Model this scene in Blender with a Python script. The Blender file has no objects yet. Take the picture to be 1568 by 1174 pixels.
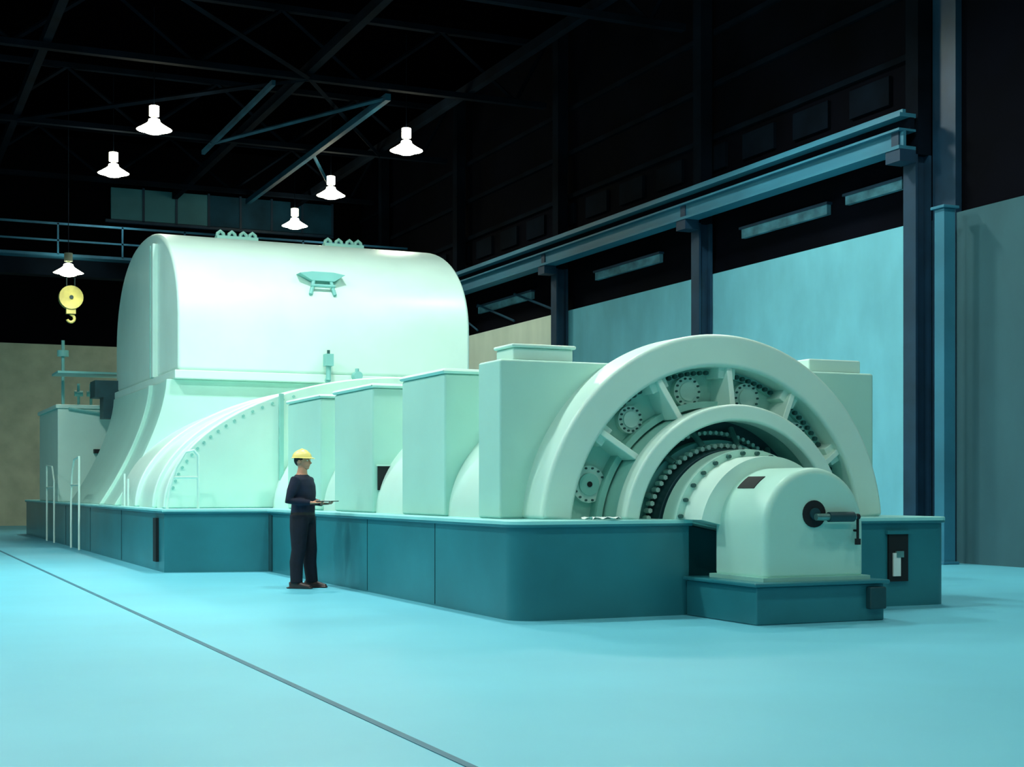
import bpy, bmesh, math, random
from mathutils import Vector, Matrix
random.seed(4)
pi=math.pi
sc=bpy.context.scene
sc.view_settings.view_transform='Standard'
sc.view_settings.look='None'

def lin(c):
    r=[]
    for v in c:
        v/=255.0
        r.append(v/12.92 if v<=0.04045 else ((v+0.055)/1.055)**2.4)
    return (r[0],r[1],r[2],1)

def mat(name,col,rough=0.6,var=0.12,scale=3.0,stretch=(1,1,1),metal=0.0,emit=None,estr=0,bump=0.0,col2=None,spec=0.5):
    m=bpy.data.materials.new(name); m.use_nodes=True
    nt=m.node_tree; b=nt.nodes['Principled BSDF']
    b.inputs['Roughness'].default_value=rough
    b.inputs['Metallic'].default_value=metal
    b.inputs['Specular IOR Level'].default_value=spec
    c=lin(col)
    tc=nt.nodes.new('ShaderNodeTexCoord'); mp=nt.nodes.new('ShaderNodeMapping')
    mp.inputs['Scale'].default_value=stretch
    nz=nt.nodes.new('ShaderNodeTexNoise'); nz.inputs['Scale'].default_value=scale
    nz.inputs['Detail'].default_value=5
    nt.links.new(tc.outputs['Object'],mp.inputs['Vector']); nt.links.new(mp.outputs['Vector'],nz.inputs['Vector'])
    rp=nt.nodes.new('ShaderNodeValToRGB')
    rp.color_ramp.elements[0].position=0.3; rp.color_ramp.elements[1].position=0.7
    d=[max(0,x*(1-var)) for x in c[:3]]; l=[min(1,x*(1+var)) for x in c[:3]]
    if col2: l=list(lin(col2)[:3])
    rp.color_ramp.elements[0].color=(*d,1); rp.color_ramp.elements[1].color=(*l,1)
    nt.links.new(nz.outputs['Fac'],rp.inputs['Fac']); nt.links.new(rp.outputs['Color'],b.inputs['Base Color'])
    if bump>0:
        bp=nt.nodes.new('ShaderNodeBump'); bp.inputs['Strength'].default_value=bump; bp.inputs['Distance'].default_value=0.02
        nt.links.new(nz.outputs['Fac'],bp.inputs['Height']); nt.links.new(bp.outputs['Normal'],b.inputs['Normal'])
    if emit:
        b.inputs['Emission Color'].default_value=lin(emit); b.inputs['Emission Strength'].default_value=estr
    return m

M={}
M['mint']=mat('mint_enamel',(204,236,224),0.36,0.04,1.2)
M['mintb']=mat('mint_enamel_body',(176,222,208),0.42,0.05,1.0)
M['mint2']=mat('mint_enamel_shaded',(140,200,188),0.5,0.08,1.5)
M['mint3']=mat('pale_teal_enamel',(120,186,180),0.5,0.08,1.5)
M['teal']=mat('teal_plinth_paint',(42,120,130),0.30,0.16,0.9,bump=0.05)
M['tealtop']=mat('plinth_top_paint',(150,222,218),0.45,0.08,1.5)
M['dark']=mat('dark_recess',(6,14,18),0.7,0.2)
M['darkteal']=mat('dark_teal_metal',(22,66,72),0.5,0.2,4)
M['steel']=mat('machined_steel',(120,165,160),0.35,0.2,6,metal=0.6)
M['bolt']=mat('bolt_dark',(45,90,86),0.45,0.2,6,metal=0.2)
M['floor']=mat('cyan_floor_paint',(98,190,210),0.45,0.08,0.35,bump=0.02)
M['seam']=mat('floor_seam',(34,104,124),0.6,0.2,3)
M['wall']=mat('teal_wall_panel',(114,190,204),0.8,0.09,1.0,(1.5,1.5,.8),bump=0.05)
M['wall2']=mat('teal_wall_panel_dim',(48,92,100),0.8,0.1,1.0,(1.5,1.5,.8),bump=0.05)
M['cream']=mat('cream_wall_panel',(242,250,226),0.75,0.06,1.0,(2,2,.6))
M['beige']=mat('beige_block_wall',(180,182,156),0.8,0.15,1.5)
M['black']=mat('black_upper_wall',(2,2,5),0.9,0.4,0.6,spec=.05)
M['upwall']=mat('dim_upper_cladding',(4,5,12),0.85,0.6,0.5,spec=.05)
M['ceil']=mat('black_ceiling',(1,1,2),0.95,0.4,spec=0)
M['col']=mat('blue_steel_column',(20,54,76),0.5,0.25,2)
M['beam']=mat('blue_steel_beam',(48,116,138),0.5,0.2,1,(1,.4,1))
M['truss']=mat('roof_truss_steel',(6,15,24),0.8,0.5,1,spec=.05)
M['truss2']=mat('blue_roof_beam',(26,72,92),0.6,0.4,1,spec=.2)
M['pane']=mat('high_window_pane',(72,136,146),0.5,0.35,0.35)
M['louvre']=mat('louvre_light',(96,150,166),0.5,0.5,1.2,(1,2,3))
M['lampmetal']=mat('lamp_metal',(70,80,70),0.4,0.2)
M['bulb']=mat('lamp_glow',(255,255,225),0.5,0,emit=(255,255,226),estr=14)
M['yellow']=mat('crane_yellow',(214,206,122),0.5,0.2)
M['hat']=mat('hardhat_yellow',(246,222,128),0.35,0.04)
M['skin']=mat('skin',(196,140,112),0.55,0.06,8)
M['hair']=mat('dark_hair',(28,22,20),0.7,0.3,20)
M['shirt']=mat('navy_shirt',(12,22,46),0.85,0.35,9,bump=.2)
M['pants']=mat('black_trousers',(8,12,30),0.85,0.35,9,bump=.2)
M['belt']=mat('leather_belt',(8,8,8),0.5,0.2)
M['shoe']=mat('brown_shoe',(58,42,40),0.45,0.2)
M['paper']=mat('paper',(225,240,235),0.7,0.03)
M['white']=mat('eye_white',(230,235,230),0.3,0.01)

class MB:
    def __init__(s): s.v=[]; s.f=[]; s.m=[]; s.mats=[]
    def mi(s,k):
        if k not in s.mats: s.mats.append(k)
        return s.mats.index(k)
    def add(s,vs,fs,k):
        o=len(s.v); s.v+= [tuple(v) for v in vs]; i=s.mi(k)
        for f in fs: s.f.append([o+a for a in f]); s.m.append(i)
    def box(s,x0,x1,y0,y1,z0,z1,k,rot=None):
        vs=[Vector((x,y,z)) for x in(x0,x1) for y in(y0,y1) for z in(z0,z1)]
        if rot:
            c=Vector(((x0+x1)/2,(y0+y1)/2,(z0+z1)/2)); vs=[c+rot@(v-c) for v in vs]
        s.add(vs,[(0,1,3,2),(4,6,7,5),(0,4,5,1),(2,3,7,6),(0,2,6,4),(1,5,7,3)],k)
    def prism(s,pts,axis,a0,a1,k):
        n=len(pts)
        if axis=='Y': vs=[(p[0],a,p[1]) for a in(a0,a1) for p in pts]
        elif axis=='X': vs=[(a,p[0],p[1]) for a in(a0,a1) for p in pts]
        else: vs=[(p[0],p[1],a) for a in(a0,a1) for p in pts]
        fs=[tuple(range(n)),tuple(range(2*n-1,n-1,-1))]
        fs+=[(i,(i+1)%n,n+(i+1)%n,n+i) for i in range(n)]
        s.add(vs,fs,k)
    def arc(s,cx,cz,r0,r1,y0,y1,t0,t1,k,n=64):
        vs=[];fs=[]
        for i in range(n+1):
            t=t0+(t1-t0)*i/n
            for (r,y) in((r0,y0),(r1,y0),(r1,y1),(r0,y1)):
                vs.append((cx+r*math.cos(t),y,cz+r*math.sin(t)))
        for i in range(n):
            for j in range(4):
                fs.append((4*i+j,4*i+(j+1)%4,4*i+4+(j+1)%4,4*i+4+j))
        fs.append((0,1,2,3)); fs.append((4*n+3,4*n+2,4*n+1,4*n))
        s.add(vs,fs,k)
    def tube(s,pts,rad,k,n=10,up=None):
        pts=[Vector(p) for p in pts]
        if not isinstance(rad,(list,tuple)): rad=[rad]*len(pts)
        vs=[];fs=[]
        prev=None
        for i,p in enumerate(pts):
            if i==0: d=pts[1]-p
            elif i==len(pts)-1: d=p-pts[i-1]
            else: d=(pts[i+1]-p).normalized()+(p-pts[i-1]).normalized()
            d.normalize()
            if prev is None:
                a=Vector(up) if up else (Vector((0,0,1)) if abs(d.z)<.9 else Vector((1,0,0)))
            else: a=prev
            u=(a-d*a.dot(d)).normalized(); w=d.cross(u); prev=u
            r=rad[i]; r1,r2=(r if isinstance(r,(list,tuple)) else (r,r))
            for j in range(n):
                t=2*pi*j/n
                vs.append(p+u*math.cos(t)*r1+w*math.sin(t)*r2)
        L=len(pts)
        for i in range(L-1):
            for j in range(n):
                fs.append((i*n+j,i*n+(j+1)%n,(i+1)*n+(j+1)%n,(i+1)*n+j))
        fs.append(tuple(range(n-1,-1,-1))); fs.append(tuple((L-1)*n+j for j in range(n)))
        s.add(vs,fs,k)
    def cyl(s,p0,p1,r,k,n=20): s.tube([p0,p1],[r,r],k,n)
    def ell(s,c,r,k,nu=20,nv=12,rot=None,zmin=-2):
        vs=[];fs=[]
        for i in range(nv+1):
            ph=-pi/2+pi*i/nv
            for j in range(nu):
                t=2*pi*j/nu
                z=max(math.sin(ph),zmin)
                v=Vector((r[0]*math.cos(ph)*math.cos(t),r[1]*math.cos(ph)*math.sin(t),r[2]*z))
                if rot: v=rot@v
                vs.append(Vector(c)+v)
        for i in range(nv):
            for j in range(nu):
                fs.append((i*nu+j,i*nu+(j+1)%nu,(i+1)*nu+(j+1)%nu,(i+1)*nu+j))
        s.add(vs,fs,k)
    def obj(s,name,parent=None,bevel=0,angle=35,loc=None,rotz=0,segs=2):
        me=bpy.data.meshes.new(name); me.from_pydata(s.v,[],s.f)
        for k in s.mats: me.materials.append(M[k])
        for p,i in zip(me.polygons,s.m): p.material_index=i; p.use_smooth=True
        bm=bmesh.new(); bm.from_mesh(me)
        bmesh.ops.remove_doubles(bm,verts=bm.verts,dist=1e-6)
        bmesh.ops.recalc_face_normals(bm,faces=bm.faces); bm.to_mesh(me); bm.free()
        me.set_sharp_from_angle(angle=math.radians(angle))
        o=bpy.data.objects.new(name,me); sc.collection.objects.link(o)
        if loc: o.location=loc
        o.rotation_euler[2]=rotz
        if parent: o.parent=parent
        if bevel>0:
            b=o.modifiers.new('bevel','BEVEL'); b.width=bevel; b.segments=segs; b.limit_method='ANGLE'
            b.angle_limit=math.radians(40); b.harden_normals=True
        return o
def empty(name,loc=(0,0,0)):
    e=bpy.data.objects.new(name,None); e.location=loc; sc.collection.objects.link(e); return e

# ---------------- camera
cam=bpy.data.cameras.new('camera'); co=bpy.data.objects.new('camera',cam); sc.collection.objects.link(co)
cam.sensor_width=36; cam.lens=2207/1568*36; cam.shift_y=0.1027
YAW=math.radians(24.2)
co.location=(0,0,1.32); co.rotation_euler=(pi/2,0,-YAW); sc.camera=co
cam.clip_end=300

# ---------------- room
b=MB(); b.box(-25,18.0,-12,54.2,-0.3,0,'floor')
b.box(2.6,2.65,-12,54,0,0.004,'seam'); b.box(-1.6,-1.55,-12,54,0,0.004,'seam')
b.obj('floor')
b=MB(); b.box(-25,18.0,-12,54.2,14,14.3,'ceil'); b.obj('ceiling')
XW=17.8
b=MB()
b.box(XW,XW+.2,-12,54.2,0,6.22,'wall2')
b.box(XW,XW+.2,-12,54.2,6.22,14,'upwall')
colY=[20.9+7.4*i for i in range(-2,5)]
for i,y in enumerate(colY):
    y1=y+7.4
    if y1>54: y1=54
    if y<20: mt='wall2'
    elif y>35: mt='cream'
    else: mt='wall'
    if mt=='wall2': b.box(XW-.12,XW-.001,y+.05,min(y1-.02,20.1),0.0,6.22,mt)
    else: b.box(XW-.12,XW-.001,y+.05,y1-.02,0.0,6.22,mt)
b.box(XW-.14,XW-.002,20.1,20.7,0,14,'col')
b.obj('wall_right')
b=MB(); b.box(-25,XW,54,54.2,0,6.5,'beige'); b.box(-25,XW,54,54.2,6.5,14,'black')
b.obj('wall_back')
b=MB()
for (a0,a1,z0,z1) in((23.9,27.0,6.85,7.05),(21.6,23.3,6.93,7.1),(30.6,34.0,6.85,7.05),(38,42,6.85,7.05)):
    b.box(XW-.1,XW-.002,a0,a1,z0,z1,'louvre')
    b.box(XW-.14,XW-.002,a0-.05,a1+.05,z1,z1+.05,'col')
b.obj('window_1')
b=MB()
x=8.2; i=0
while x<16.5:
    b.box(x,x+1.12,53.86,53.998,11.15,12.3,'pane' if i<3 else 'truss2'); b.box(x+1.12,x+1.2,53.82,53.998,11.1,12.35,'col'); x+=1.2; i+=1
b.box(8.0,16.6,53.82,53.998,11.03,11.13,'col')
b.obj('window_2')

for i,y in enumerate(colY[2:]):
    b=MB()
    x0=XW-.5
    b.box(x0,x0+.05,y-.17,y+.17,0.02,7.36,'col')
    b.box(x0+.05,XW-.2,y-.03,y+.03,0.02,7.36,'col')
    b.box(XW-.2,XW-.14,y-.17,y+.17,0.02,7.36,'col')
    b.box(XW-.45,XW-.15,y-.17,y+.17,7.36,13.9,'truss')
    b.box(x0-.06,XW-.15,y-.25,y+.25,0,0.03,'col')
    b.obj('steel_column',bevel=0)
b=MB()
b.box(17.1,17.35,19.75,20.0,0,6.2,'beam'); b.box(17.05,17.4,19.7,20.05,6.2,6.25,'beam')
b.box(17.05,17.4,19.7,20.05,0,0.05,'beam')
b.obj('steel_post',bevel=.01)
# crane runway
b=MB()
Y0,Y1=20.7,53.8
b.box(16.9,17.28,Y0,Y1,7.42,7.48,'beam'); b.box(17.0,17.06,Y0,Y1,7.48,7.75,'beam'); b.box(16.9,17.28,Y0,Y1,7.75,7.79,'beam')
b.box(17.15,17.25,Y0,Y1,7.79,8.0,'truss')
b.box(16.92,17.28,Y0,Y1,8.0,8.07,'beam'); b.box(16.98,17.05,Y0,Y1,8.07,8.13,'beam')
for y in colY[2:]:
    b.box(16.92,17.28,y-.2,y+.2,7.2,7.42,'col'); b.box(16.97,17.0,y-.1,y+.1,7.48,7.75,'col')
b.obj('crane_runway_girder')
b=MB()
for z in(9.3,10.5,11.7): b.box(XW-.1,XW-.002,21,54,z,z+.12,'truss')
y=22
while y<53: b.box(XW-.08,XW-.003,y,y+1.2,8.6,9.15,'truss'); y+=1.9
for (ya,yb) in((36.2,39),(39,41.8),(41.8,43.7)):
    b.tube([(XW-.2,ya,6.3),(XW-.2,yb,7.1)],.035,'truss2',4)
b.obj('trim_1')
for y in [28.8+7.45*i for i in range(4)]:
    b=MB()
    b.box(-10,17.3,y-.1,y+.1,11.9,12.05,'truss'); b.box(-10,17.3,y-.1,y+.1,13.6,13.75,'truss')
    x=-10;k=0
    while x<17:
        a,c=(12,13.65) if k%2==0 else (13.65,12)
        b.tube([(x,y,a),(min(x+2.2,17.3),y,c)],.06,'truss',4); x+=2.2;k+=1
    b.obj('roof_truss')
b=MB()
for x in(-3,4,10.5,15):
    b.box(x-.1,x+.1,27,54,12.05,12.3,'truss')
b.box(12.7,12.85,36.5,52,11.7,11.88,'truss2')
b.box(9.6,9.7,36.5,45,11.75,11.88,'truss2')
b.tube([(9.6,43.7,11.8),(12.8,36.6,11.8)],.06,'truss2',4)
b.tube([(12.8,43.7,11.8),(15.5,50,11.8)],.06,'truss2',4)
for (x0,y0,x1,y1) in((4,28.8,10.5,36.2),(10.5,36.2,15,43.7),(4,43.7,10.5,36.2)):
    b.tube([(x0,y0,11.95),(x1,y1,11.95)],.07,'truss',4)
b.obj('roof_purlin')

# overhead crane
e=empty('overhead_crane')
b=MB(); dz=-.62
b.box(-8,16.5,45.8,46.3,8.45+dz,9.0+dz,'truss')
b.box(-8,16.5,45.2,45.26,9.9+dz,9.96+dz,'truss2'); b.box(-8,16.5,45.2,45.26,9.4+dz,9.45+dz,'truss2')
b.box(-8,16.5,45.2,45.8,8.95+dz,9.03+dz,'truss2')
x=-8
while x<16.4: b.box(x,x+.05,45.2,45.25,9.0+dz,9.95+dz,'truss2'); x+=1.9
b.box(16.3,17.2,45,47.2,8.14,8.5,'darkteal')
b.obj('bridge_girder',e)
b=MB()
hx,hy=5.8,46.05
b.cyl((hx-.12,hy,7.2),(hx-.12,hy,7.9),.02,'darkteal',6); b.cyl((hx+.12,hy,7.2),(hx+.12,hy,7.9),.02,'darkteal',6)
b.cyl((hx,hy-.15,7.2),(hx,hy+.15,7.2),.36,'yellow',24)
b.cyl((hx,hy-.18,7.2),(hx,hy+.18,7.2),.06,'darkteal',16)
b.box(hx-.14,hx+.14,hy-.1,hy+.1,6.7,6.95,'yellow')
pts=[(hx,hy,6.75),(hx,hy,6.68)]+[(hx+.11*math.sin(t),hy,6.56+.11*math.cos(t)) for t in [0.2*i for i in range(3,23)]]
b.tube(pts,[.045]*len(pts),'yellow',8)
b.obj('hook_block',e)

def lamp(x,y,z,power,s=1.0,cable=None):
    b=MB()
    prof=[(.08,.3),(.14,.27),(.16,.2),(.22,.15),(.36,.06),(.46,0.0)]
    n=24;vs=[];fs=[]
    for r,h in prof:
        for j in range(n): t=2*pi*j/n; vs.append((s*r*math.cos(t),s*r*math.sin(t),s*h))
    for i in range(len(prof)-1):
        for j in range(n): fs.append((i*n+j,i*n+(j+1)%n,(i+1)*n+(j+1)%n,(i+1)*n+j))
    b.add(vs,fs,'bulb')
    b.cyl((0,0,.36*s),(0,0,.62*s),.13*s,'bulb' if s>.97 else 'lampmetal',16)
    b.cyl((0,0,.28*s),(0,0,.36*s),.05*s,'lampmetal',8)
    b.cyl((0,0,.6*s),(0,0,(cable or 13.98-z)),.012,'truss',6)
    b.ell((0,0,.0*s),(.3*s,.3*s,.12*s),'bulb',16,10)
    o=b.obj('high_bay_lamp',loc=(x,y,z))
    l=bpy.data.lights.new('lamp_light','SPOT'); l.energy=power; l.spot_size=math.radians(165); l.spot_blend=.6
    l.shadow_soft_size=.35; l.color=(.90,1,.97)
    lo=bpy.data.objects.new('lamp_light',l); sc.collection.objects.link(lo); lo.location=(0,0,-.15); lo.parent=o
for (x,y) in((6.95,38.4),(13.8,37.9),(13.7,44.7),(14.1,50.4),(6.8,44.2)): lamp(x,y,10.75,420)
lamp(5.55,44.6,7.75,140,s=.95)
P={-1:(400,480,330,300),8:(700,1000,600,500),16.5:(1100,2200,1500,1100),23.7:(1700,3100,2300,1250)}
for y,row in P.items():
    for x,q in zip((-6.5,.2,6.95,13.6),row): lamp(x,y,10.9,q)

# ---------------- plinth
e=empty('concrete_plinth')
b=MB()
pl=[(5.88,13.0),(7.87,13.0),(7.87,13.35),(9.42,13.35),(9.42,13.0),(11.3,13.0),(11.3,44),(4.3,44),(4.3,22.9),(5.88,22.5)]
def rc(c,r,a0,a1,n=6): return [(c[0]+r*math.cos(a0+(a1-a0)*i/n),c[1]+r*math.sin(a0+(a1-a0)*i/n)) for i in range(n+1)]
pl2=rc((6.13,13.25),.25,pi,1.5*pi)+pl[1:5]+rc((11.15,13.15),.15,1.5*pi,2*pi)+pl[6:]
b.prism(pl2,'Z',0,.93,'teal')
b.obj('plinth_body',e)
b=MB()
pl3=rc((6.13,13.25),.29,pi,1.5*pi)+[(7.9,12.96),(7.9,13.33),(9.39,13.33),(9.39,12.96)]+rc((11.15,13.15),.19,1.5*pi,2*pi)+[(11.34,44.04),(4.26,44.04),(4.26,22.86),(5.84,22.46)]
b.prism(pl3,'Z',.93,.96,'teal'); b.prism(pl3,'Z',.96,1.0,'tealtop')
b.obj('plinth_coping',e,bevel=.012)
b=MB()
b.box(4.25,4.298,23.35,23.6,.15,.85,'dark')
b.box(10.45,10.72,12.97,12.999,.28,.81,'dark'); b.box(10.42,10.75,12.955,12.999,.81,.85,'teal')
b.box(10.5,10.6,12.95,12.972,.34,.6,'paper'); b.box(10.54,10.64,12.945,12.972,.55,.62,'steel')
for y in(15.2,17.6,19.9): b.box(5.874,5.8795,y,y+.006,.02,.93,'darkteal')
for y in(27,31,35,39): b.box(4.292,4.2995,y,y+.02,.02,.93,'darkteal')
b.box(5.86,5.879,22.3,22.48,.02,.9,'darkteal')
b.obj('plinth_openings',e)
b=MB(); b.box(7.83,9.35,11.68,12.98,0,.37,'teal'); b.box(7.78,9.39,11.63,12.98,.37,.41,'teal')
b.box(9.12,9.32,11.6,11.68,.12,.34,'darkteal')
b.obj('exciter_base',e,bevel=.015)

# ---------------- machine
G=empty('steam_turbine_generator')
CX=8.6; CZ=.82
def th(r,z=1.0): return math.asin((z-CZ)/r)
def arcr(b,r0,r1,y0,y1,k,n=72):
    t=th(r1,1.0)+.0
    b.arc(CX,CZ,r0,r1,y0,y1,t,pi-t,k,n)
b=MB()
arcr(b,1.84,2.2,13.5,14.05,'mint')
b.obj('generator_end_ring',G,bevel=.05,segs=3)
b=MB()
arcr(b,.3,1.85,13.86,14.0,'mintb')
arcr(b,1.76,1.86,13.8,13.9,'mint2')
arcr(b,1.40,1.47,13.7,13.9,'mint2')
b.obj('end_shield_plate',G)
b=MB()
arcr(b,1.23,1.41,13.16,13.4,'mint')
b.obj('inner_annulus',G,bevel=.035,segs=3)
b=MB()
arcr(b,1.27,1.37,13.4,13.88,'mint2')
for d in(143,114.5,86,58,30):
    t=math.radians(d)
    def P_(r,o,y): return (CX+r*math.cos(t)-o*math.sin(t),y,CZ+r*math.sin(t)+o*math.cos(t))
    w=.035
    vs=[P_(r,o,y) for r in(1.38,1.86) for o in(-w,w) for y in(13.42 if r<1.5 else 13.56,13.87)]
    b.add(vs,[(0,1,3,2),(4,6,7,5),(0,4,5,1),(2,3,7,6),(0,2,6,4),(1,5,7,3)],'mint')
    vs=[P_(r,o,y) for r in(1.72,1.86) for o in(-.11,.11) for y in(13.6,13.87)]
    b.add(vs,[(0,1,3,2),(4,6,7,5),(0,4,5,1),(2,3,7,6),(0,2,6,4),(1,5,7,3)],'mint')
b.obj('radial_struts',G,bevel=.012)
b=MB()
def disc(b,r,ang,rad,y0,y1,k,n=28):
    t=math.radians(ang); c=(CX+r*math.cos(t),CZ+r*math.sin(t))
    b.cyl((c[0],y0,c[1]),(c[0],y1,c[1]),rad,k,n); return c
for a,cr in((160,.2),(128.5,.15),(100,.17),(72,.17),(44,.15),(19,.15)):
    c=disc(b,1.6,a,cr,13.78,13.88,'mint')
    if a in(160,): disc(b,1.6,a,.03,13.75,13.8,'dark')
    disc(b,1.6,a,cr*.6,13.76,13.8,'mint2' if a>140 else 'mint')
    for j in range(14):
        q=2*pi*j/14; X=c[0]+(cr-.025)*math.cos(q); Z=c[1]+(cr-.025)*math.sin(q)
        if Z>1.02: b.cyl((X,13.755,Z),(X,13.79,Z),.012,'bolt',6)
b.obj('inspection_covers',G)
b=MB()
for i in range(66):
    t=math.radians(6+168*i/65); X=CX+1.79*math.cos(t);Z=CZ+1.79*math.sin(t)
    b.cyl((X,13.75,Z),(X,13.8,Z),.025,'bolt',6)
for i in range(44):
    t=math.radians(10+160*i/43); X=CX+1.12*math.cos(t);Z=CZ+1.12*math.sin(t)
    b.cyl((X,13.68,Z),(X,13.78,Z),.024,'mint',6)
for i in range(34):
    t=math.radians(11+158*i/33); X=CX+.97*math.cos(t);Z=CZ+.97*math.sin(t)
    b.cyl((X,13.45,Z),(X,13.55,Z),.028,'mint',6)
b.obj('flange_bolts',G)
b=MB()
arcr(b,.2,1.28,13.78,13.87,'darkteal')
arcr(b,.2,1.04,13.6,13.78,'mint3')
arcr(b,.2,.93,13.3,13.61,'darkteal')
for d in(155,128,104,78,52,26):
    t=math.radians(d)
    b.tube([(CX+.98*math.cos(t),13.5,CZ+.98*math.sin(t)),(CX+1.2*math.cos(t),13.72,CZ+1.2*math.sin(t))],.035,'steel',8)
b.obj('rotor_end_seal',G,bevel=.01)
b=MB()
arcr(b,.1,.92,12.98,13.25,'mintb')
arcr(b,.1,.84,12.6,12.99,'mint')
b.obj('bearing_shell',G,bevel=.05,segs=3)
b=MB()
for i in range(14):
    t=math.radians(14+152*i/13); X=CX+.88*math.cos(t);Z=CZ+.88*math.sin(t)
    b.cyl((X,12.93,Z),(X,12.99,Z),.022,'bolt',6)
b.obj('bearing_bolts',G)
b=MB()
pr=[(CX-.6,.41),(CX-.6,.93)]+[(CX+.6*math.cos(t),.93+.6*math.sin(t)) for t in [pi-pi*i/28 for i in range(1,28)]]+[(CX+.6,.93),(CX+.6,.41)]
b.prism(pr,'Y',11.8,12.72,'mintb')
b.obj('exciter_housing',G,bevel=.07,segs=4)
b=MB()
b.box(CX-.64,CX+.64,11.76,12.74,.41,.45,'mint2')
b.arc(CX,.93,.57,.607,12.2,12.5,math.radians(122),math.radians(139),'dark',6)
b.cyl((CX-.02,11.785,1.07),(CX-.02,11.83,1.07),.135,'dark',24)
b.cyl((CX-.02,11.765,1.07),(CX-.02,11.8,1.07),.06,'darkteal',16)
b.cyl((CX-.05,11.72,1.04),(CX+.42,11.72,1.04),.035,'steel',12)
b.cyl((CX+.1,11.72,1.04),(CX+.4,11.72,1.04),.05,'darkteal',12)
b.cyl((CX+.0,11.72,1.04),(CX+.0,11.8,1.04),.03,'steel',8)
b.cyl((CX+.47,11.74,.78),(CX+.47,11.74,1.05),.014,'dark',8)
b.cyl((CX+.47,11.74,.76),(CX+.47,11.74,.82),.03,'dark',8)
b.cyl((CX+.42,11.73,1.04),(CX+.48,11.74,1.04),.03,'dark',8)
b.cyl((CX+.47,11.74,.9),(CX+.47,11.81,.9),.012,'dark',8)
b.obj('exciter_fittings',G)
def block(name,y0,y1,z=2.66,x0=6.15,cap=True):
    b=MB(); x1=2*CX-x0
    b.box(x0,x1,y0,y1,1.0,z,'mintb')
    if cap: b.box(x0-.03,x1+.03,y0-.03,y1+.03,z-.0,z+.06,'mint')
    b.obj(name,G,bevel=.03)
block('generator_casing',14.0,14.6,2.70,cap=False)
b=MB(); b.box(6.36,7.08,14.12,14.58,2.70,2.84,'mint'); b.box(6.33,7.11,14.09,14.6,2.84,2.88,'mint')
b.box(10.2,10.95,14.12,14.58,2.70,2.86,'mint')
b.obj('casing_top_boxes',G,bevel=.02)
block('cooler_block',15.6,17.06); block('cooler_block_second',18.2,19.9); block('coupling_block',20.6,22.4)
b=MB()
def ellp(a,bb,n=60,z0=1.0): return [(CX+a*math.cos(pi*i/n),z0+bb*math.sin(pi*i/n)) for i in range(n+1)]
b.prism(ellp(2.4,1.6),'Y',14.6,23.55,'mint')
b.obj('casing_barrel',G,angle=30)
b=MB(); b.box(6.22,6.42,18.17,18.2,1.3,1.62,'dark'); b.box(6.2,6.44,18.16,18.19,1.62,1.64,'mint')
b.obj('gauge_window',G)
b=MB()
b.prism(ellp(4.12,2.17),'Y',23.7,28.3,'mint'); b.obj('low_pressure_casing',G,angle=30)
b=MB()
b.prism(ellp(4.2,2.25),'Y',23.5,23.72,'mint')
b.prism(ellp(4.2,2.25),'Y',24.5,24.6,'mint')
b.prism(ellp(4.2,2.25),'Y',26.2,26.4,'mint')
b.obj('low_pressure_flanges',G,bevel=.03,angle=30)
b=MB()
for i in range(3,30):
    t=pi-pi*i/60
    X=CX+4.1*math.cos(t); Z=1+2.15*math.sin(t)
    if X<6.6: b.cyl((X,23.47,Z),(X,23.5,Z),.025,'mint2',6)
b.box(6.3,6.36,23.40,23.5,1,2.9,'mint2')
b.obj('arch_bolts',G)
def flare(n=14):
    L=[]
    for i in range(n+1):
        s=i/n; z=1.0+2.45*s
        off=1.0*(1-s)**1.6
        L.append((5.42-off,z))
    return L
fl=flare(); pr=fl+[(2*CX-x,z) for x,z in reversed(fl)]
b=MB(); b.prism(pr,'Y',28.3,35.2,'mintb')
f2=[(x-.08,z) for x,z in fl]; pr2=f2+[(2*CX-x,z) for x,z in reversed(f2)]
b.prism(pr2,'Y',28.2,28.45,'mintb'); b.prism(pr2,'Y',30.1,30.3,'mintb')
b.obj('exhaust_hood_base',G,bevel=.02,angle=30)
YF,YB=28.1,35.6; YM=(YF+YB)/2; XL,XR=5.54,11.66
def vault(inset=0,n=40,zb=3.62,zs=4.55,zt=6.75):
    a=(YB-YF)/2-inset
    L=[(YM-a,zb)]
    for i in range(n+1):
        t=pi-pi*i/n; c=math.cos(t); s_=math.sin(t)
        p=2/2.25
        L.append((YM+a*math.copysign(abs(c)**p,c),zs+(zt-zs-inset)*abs(s_)**p))
    L.append((YM+a,zb)); return L
b=MB(); b.prism(vault(),'X',XL,XR,'mint'); b.obj('exhaust_hood',G,bevel=.08,segs=4,angle=30)
b=MB()
b.box(XL-.08,XR+.08,YF-.1,YB+.1,3.45,3.62,'mint')
b.box(XL-.1,XL+.05,30.25,30.45,3.62,6.4,'mint')
b.box(XL-.1,XL+.05,30.55,30.6,3.62,6.4,'mint2')
b.obj('hood_flange',G,bevel=.02)
def lug(b,x,y,z):
    b.box(x-.45,x+.45,y-.12,y+.12,z-.12,z+.06,'mint2')
    for dx in(-.35,-.1,.15,.35):
        b.tube([(x+dx-.08,y,z),(x+dx-.06,y,z+.12),(x+dx,y,z+.17),(x+dx+.06,y,z+.12),(x+dx+.08,y,z)],.04,'mint2',8)
b=MB(); lug(b,7.35,30.9,6.70); lug(b,9.75,30.9,6.70); b.obj('lifting_lugs',G)
b=MB()
bz=5.55; by=28.5
b.prism([(8.0,bz+.12),(8.25,bz+.16),(8.7,bz+.16),(8.95,bz+.12),(8.72,bz-.02),(8.25,bz-.02)],'Y',by-.3,by+.25,'mint3')
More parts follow.
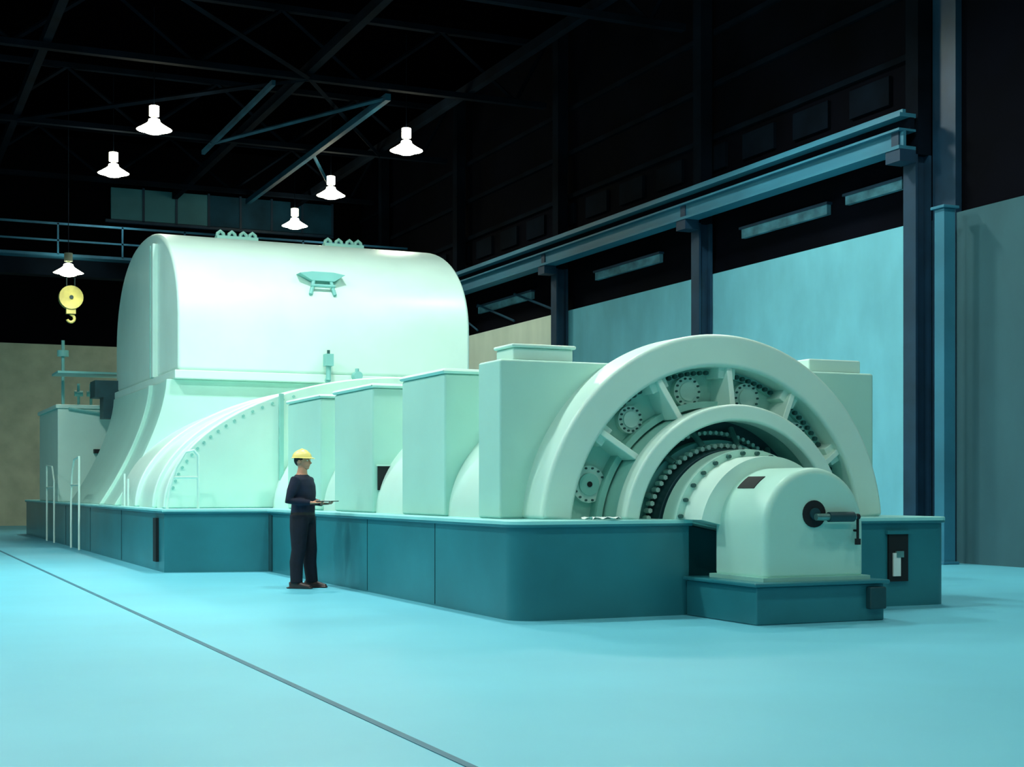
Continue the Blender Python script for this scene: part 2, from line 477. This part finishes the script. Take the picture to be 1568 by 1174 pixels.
b.tube([(8.3,by-.25,bz),(8.22,by-.3,bz-.3)],.04,'mint3',8); b.tube([(8.65,by-.25,bz),(8.73,by-.3,bz-.3)],.04,'mint3',8)
b.tube([(8.22,by-.3,bz-.12),(8.73,by-.3,bz-.12)],.03,'mint3',8)
for xx in(8.22,8.73): b.tube([(xx,by-.3,bz-.3),(xx,by-.2,bz-.3)],.03,'mint3',8)
b.obj('hood_bracket',G)
b=MB()
b.cyl((8.5,27.9,3.5),(8.5,27.9,3.95),.05,'mint3'); b.box(8.42,8.58,27.8,28.0,3.78,4.02,'mint3'); b.cyl((8.5,27.9,4.0),(8.5,27.9,4.1),.03,'bolt')
b.cyl((9.1,27.9,3.2),(9.1,27.9,3.75),.04,'mint3'); b.cyl((9.1,27.8,3.6),(9.1,28.0,3.6),.09,'mint3')
b.cyl((8.5,27.9,3.5),(8.5,28.3,3.5),.05,'mint3'); b.cyl((9.1,27.9,3.3),(9.1,28.4,3.3),.04,'mint3')
b.obj('hood_valves',G)
b=MB()
b.box(4.35,5.75,37.0,41,1,3.3,'mint'); b.box(4.3,5.8,36.95,41.05,3.3,3.4,'mint')
b.box(5.75,8.5,36.2,42,1,3.42,'mint3'); b.box(5.72,8.6,36.15,42.05,3.42,3.5,'mint')
b.obj('high_pressure_enclosure',G,bevel=.02)
b=MB()
b.box(5.0,6.1,35.3,36.1,3.5,3.9,'darkteal'); b.box(5.2,5.9,35.3,35.9,3.0,3.5,'darkteal')
b.box(4.2,6.0,35.7,36.9,4.08,4.13,'mint3')
b.cyl((4.5,37.2,3.4),(4.5,37.2,5.0),.04,'mint3',8); b.cyl((4.5,37.2,4.6),(4.5,37.2,4.75),.14,'mint3',12)
for x in(4.9,5.2,5.45): 
    b.cyl((x,37.4,3.4),(x,37.4,3.95),.035,'mint3',8); b.cyl((x-.1,37.4,3.7),(x+.1,37.4,3.7),.07,'mint3',10)
b.cyl((4.6,36.93,3.3),(5.6,36.93,3.15),.035,'mint3',8)
b.box(5.2,5.5,36.8,37.0,2.2,2.3,'dark'); b.cyl((5.5,36.9,2.25),(5.6,36.9,2.25),.08,'dark')
b.obj('enclosure_piping',G)
# rag on plinth
b=MB()
vs=[];n=8
for i in range(n+1):
    for j in range(n+1):
        u=i/n;v=j/n
        vs.append((6.72+.34*u+.03*math.sin(5*v),12.97+.2*v+.03*math.sin(7*u),1.003+.03*abs(math.sin(9*u+4*v))))
fs=[(i*(n+1)+j,(i+1)*(n+1)+j,(i+1)*(n+1)+j+1,i*(n+1)+j+1) for i in range(n) for j in range(n)]
b.add(vs,fs,'paper'); b.obj('cleaning_rag')

def rail(pts,posts,r=.022,name='handrail',mid=None):
    b=MB(); b.tube(pts,[r]*len(pts),'mint',8)
    for p in posts: b.tube([(p[0],p[1],p[3]),(p[0],p[1],p[2])],r,'mint',8)
    if mid: b.tube(mid,[r]*len(mid),'mint',8)
    b.obj(name)
y=22.98
rail([(4.85,y,1.0),(4.85,y,1.85),(4.78,y,1.93),(4.65,y,1.9),(4.5,y,1.65),(4.4,y,1.3),(4.36,y,1.0)],[],mid=[(4.85,y,1.5),(4.45,y,1.5)])
x=4.15
rail([(x,32.9,0.02),(x,32.9,1.0),(x,32.75,1.6),(x,32.4,1.95),(x,31.6,2.0),(x,31.6,1.0),(x,31.6,.02)],[],mid=[(x,31.6,1.4),(x,32.9,1.4)])
rail([(x,36,0.02),(x,36,1.5),(x,36.4,1.85),(x,37.5,1.9),(x,37.5,.02)],[],mid=[(x,36,1.35),(x,37.5,1.35)])
rail([(4.4,27.3,1.0),(4.4,27.3,1.6)],[(4.4,26.9,1.0,1.5)],r=.018)

# ---------------- worker
def finalize(mb,name,parent,voxel,smooth,assign=None):
    o=mb.obj(name,None)
    md=o.modifiers.new('r','REMESH'); md.mode='VOXEL'; md.voxel_size=voxel
    s=o.modifiers.new('s','SMOOTH'); s.iterations=smooth; s.factor=.5
    dg=bpy.context.evaluated_depsgraph_get(); dg.update()
    me=bpy.data.meshes.new_from_object(o.evaluated_get(dg))
    old=o.data; o.modifiers.clear(); o.data=me; bpy.data.meshes.remove(old)
    me.materials.clear()
    if assign:
        names,fn=assign
        for k in names: me.materials.append(M[k])
        for p in me.polygons: p.material_index=fn(p.center)
    for p in me.polygons: p.use_smooth=True
    o.parent=parent; return o
W=empty('worker',(5.31,18.6,0)); W.rotation_euler[2]=-YAW-math.radians(16); W.scale=(1.1,1.1,1.01)
b=MB()
b.tube([(0,0,.86),(0,0,.93),(.005,0,1.02),(.01,0,1.12),(.012,0,1.24),(.005,0,1.34),(-.005,0,1.42),(-.01,0,1.47),(-.008,0,1.50),(0,0,1.57),(.005,0,1.6)],
 [(.125,.16),(.145,.178),(.14,.165),(.137,.162),(.145,.178),(.143,.188),(.12,.19),(.09,.135),(.064,.072),(.056,.058),(.05,.05)],'shirt',24,up=(1,0,0))
for sgn,fx in((1,.07),(-1,-.03)):
    b.tube([(0,sgn*.085,.95),(.0+fx*.2,sgn*.092,.78),(fx*.6+.01,sgn*.1,.5),(fx*.8-.01,sgn*.105,.34),(fx,sgn*.11,.12),(fx,sgn*.11,.075)],
     [(.125,.092),(.115,.092),(.09,.075),(.084,.073),(.076,.068),(.078,.07)],'pants',16,up=(1,0,0))
for sgn,el,wr in((-1,(-.075,-.235,1.15),(.17,-.15,1.125)),(1,(-.03,.245,1.15),(.2,.12,1.11))):
    S=(-.005,sgn*.185,1.415)
    m1=[(S[i]+el[i])/2 for i in range(3)]; m2=[(el[i]*.6+wr[i]*.4) for i in range(3)]
    b.tube([(-.005,sgn*.12,1.42),S,m1,el,m2,wr],[.055,.072,.066,.056,.05,.037],'shirt',14)
def bodym(c):
    if c.z>1.49 and abs(c.y)<.09: return 3
    if c.z>1.0: return 0
    if c.z>.965: return 2
    return 1
o=finalize(b,'body',W,.011,5,(['shirt','pants','belt','skin'],bodym))
b=MB()
for sgn,fx in((1,.07),(-1,-.03)):
    y=sgn*.11
    b.tube([(fx-.085,y,.045),(fx-.04,y,.055),(fx+.03,y,.05),(fx+.12,y+sgn*.005,.036),(fx+.185,y+sgn*.01,.026)],[(.042,.034),(.055,.042),(.05,.043),(.036,.045),(.022,.03)],'shoe',14,up=(0,0,1))
    b.tube([(fx-.02,y,.05),(fx,y,.11)],[.045,.045],'shoe',12)
    b.box(fx-.12,fx+.2,y-.04,y+.04,0.002,.02,'shoe')
finalize(b,'shoes',W,.008,2,(['shoe'],lambda c:0))
b=MB(); hz=1.665
b.ell((-.012,0,hz+.02),(.098,.076,.098),'skin')
b.ell((.025,0,hz-.035),(.066,.056,.075),'skin')
b.ell((.05,0,hz-.082),(.035,.036,.026),'skin')
b.tube([(-.005,0,1.54),(0,0,hz-.05)],[.054,.055],'skin',16)
b.tube([(.078,0,hz+.018),(.094,0,hz-.006),(.108,0,hz-.022),(.09,0,hz-.034)],[.01,.013,.017,.012],'skin',8)
b.ell((.084,0,hz-.05),(.012,.024,.007),'skin'); b.ell((.082,0,hz-.062),(.012,.021,.008),'skin')
b.ell((.075,0,hz+.033),(.016,.045,.009),'skin')
for s in(1,-1): b.ell((-.008,s*.078,hz-.005),(.02,.01,.033),'skin')
def hm(c):
    if (c.x<.03 and c.z>hz+.02) or (c.x<-.045 and c.z>hz-.055): return 1
    if c.x<.015 and abs(c.y)>.055 and c.z>hz+.0 and abs(c.y)<.078: return 1
    return 0
finalize(b,'head',W,.005,3,(['skin','hair'],hm))
b=MB()
for s in(1,-1):
    b.ell((.078,s*.03,hz+.012),(.010,.013,.009),'white',12,8); b.ell((.086,s*.03,hz+.012),(.004,.006,.006),'hair',10,6)
    b.ell((.088,s*.032,hz+.032),(.006,.018,.004),'hair',10,6)
b.obj('eyes',W)
b=MB()
b.ell((-.008,0,hz+.05),(.122,.1,.105),'hat',32,16,zmin=-.02)
b.tube([(-.1,0,hz+.08),(-.06,0,hz+.137),(-.008,0,hz+.16),(.05,0,hz+.137),(.095,0,hz+.09)],[.012]*5,'hat',8)
n=32; vs=[]
for (rx,ry,zz) in((.115,.095,hz+.056),(.135,.112,hz+.048),(.135,.112,hz+.042),(.112,.092,hz+.046)):
    for j in range(n):
        t=2*pi*j/n; ex=.03*max(0,math.cos(t))**2 if rx>.12 else 0
        vs.append((-.008+(rx+ex)*math.cos(t),ry*math.sin(t),zz-(.008*max(0,math.cos(t)) if rx>.12 else 0)))
fs=[(i*n+j,i*n+(j+1)%n,((i+1)%4)*n+(j+1)%n,((i+1)%4)*n+j) for i in range(4) for j in range(n)]
b.add(vs,fs,'hat'); b.obj('hard_hat',W)
def hand(name,w,dirang,side):
    b=MB(); c,s=math.cos(dirang),math.sin(dirang)
    def T(x,y,z): y*=side; return (w[0]+x*c-y*s,w[1]+x*s+y*c,w[2]+z)
    b.tube([T(-.03,0,0),T(.0,0,0),T(.03,0,-.002),T(.075,0,-.002),T(.09,0,0)],[(.026,.03),(.02,.028),(.016,.038),(.014,.042),(.011,.038)],'skin',14,up=(0,0,1))
    for k,(yy,L) in enumerate(((.031,.068),(.011,.076),(-.01,.07),(-.03,.055))):
        b.tube([T(.075,yy,0),T(.085+L*.4,yy*1.12,.0),T(.085+L*.75,yy*1.15,.012),T(.085+L*.92,yy*1.15,.03)],[.0095,.009,.008,.0065],'skin',8)
    b.tube([T(.015,.025,.004),T(.035,.05,.015),T(.06,.055,.032),T(.082,.048,.036)],[.014,.0115,.010,.008],'skin',8)
    finalize(b,name,W,.0035,2,(['skin'],lambda c:0))
hand('hand_right',(.18,-.148,1.125),math.radians(18),1)
hand('hand_left',(.21,.118,1.11),math.radians(-18),-1)
b=MB()
b.box(.24,.42,-.15,.12,1.138,1.148,'belt'); b.box(.245,.415,-.145,.115,1.148,1.153,'paper')
b.obj('notebook',W)

# ---------------- world
w=bpy.data.worlds.new('world'); sc.world=w; w.use_nodes=True
bg=w.node_tree.nodes['Background']; bg.inputs[0].default_value=(.32,.85,1,1); bg.inputs[1].default_value=.22
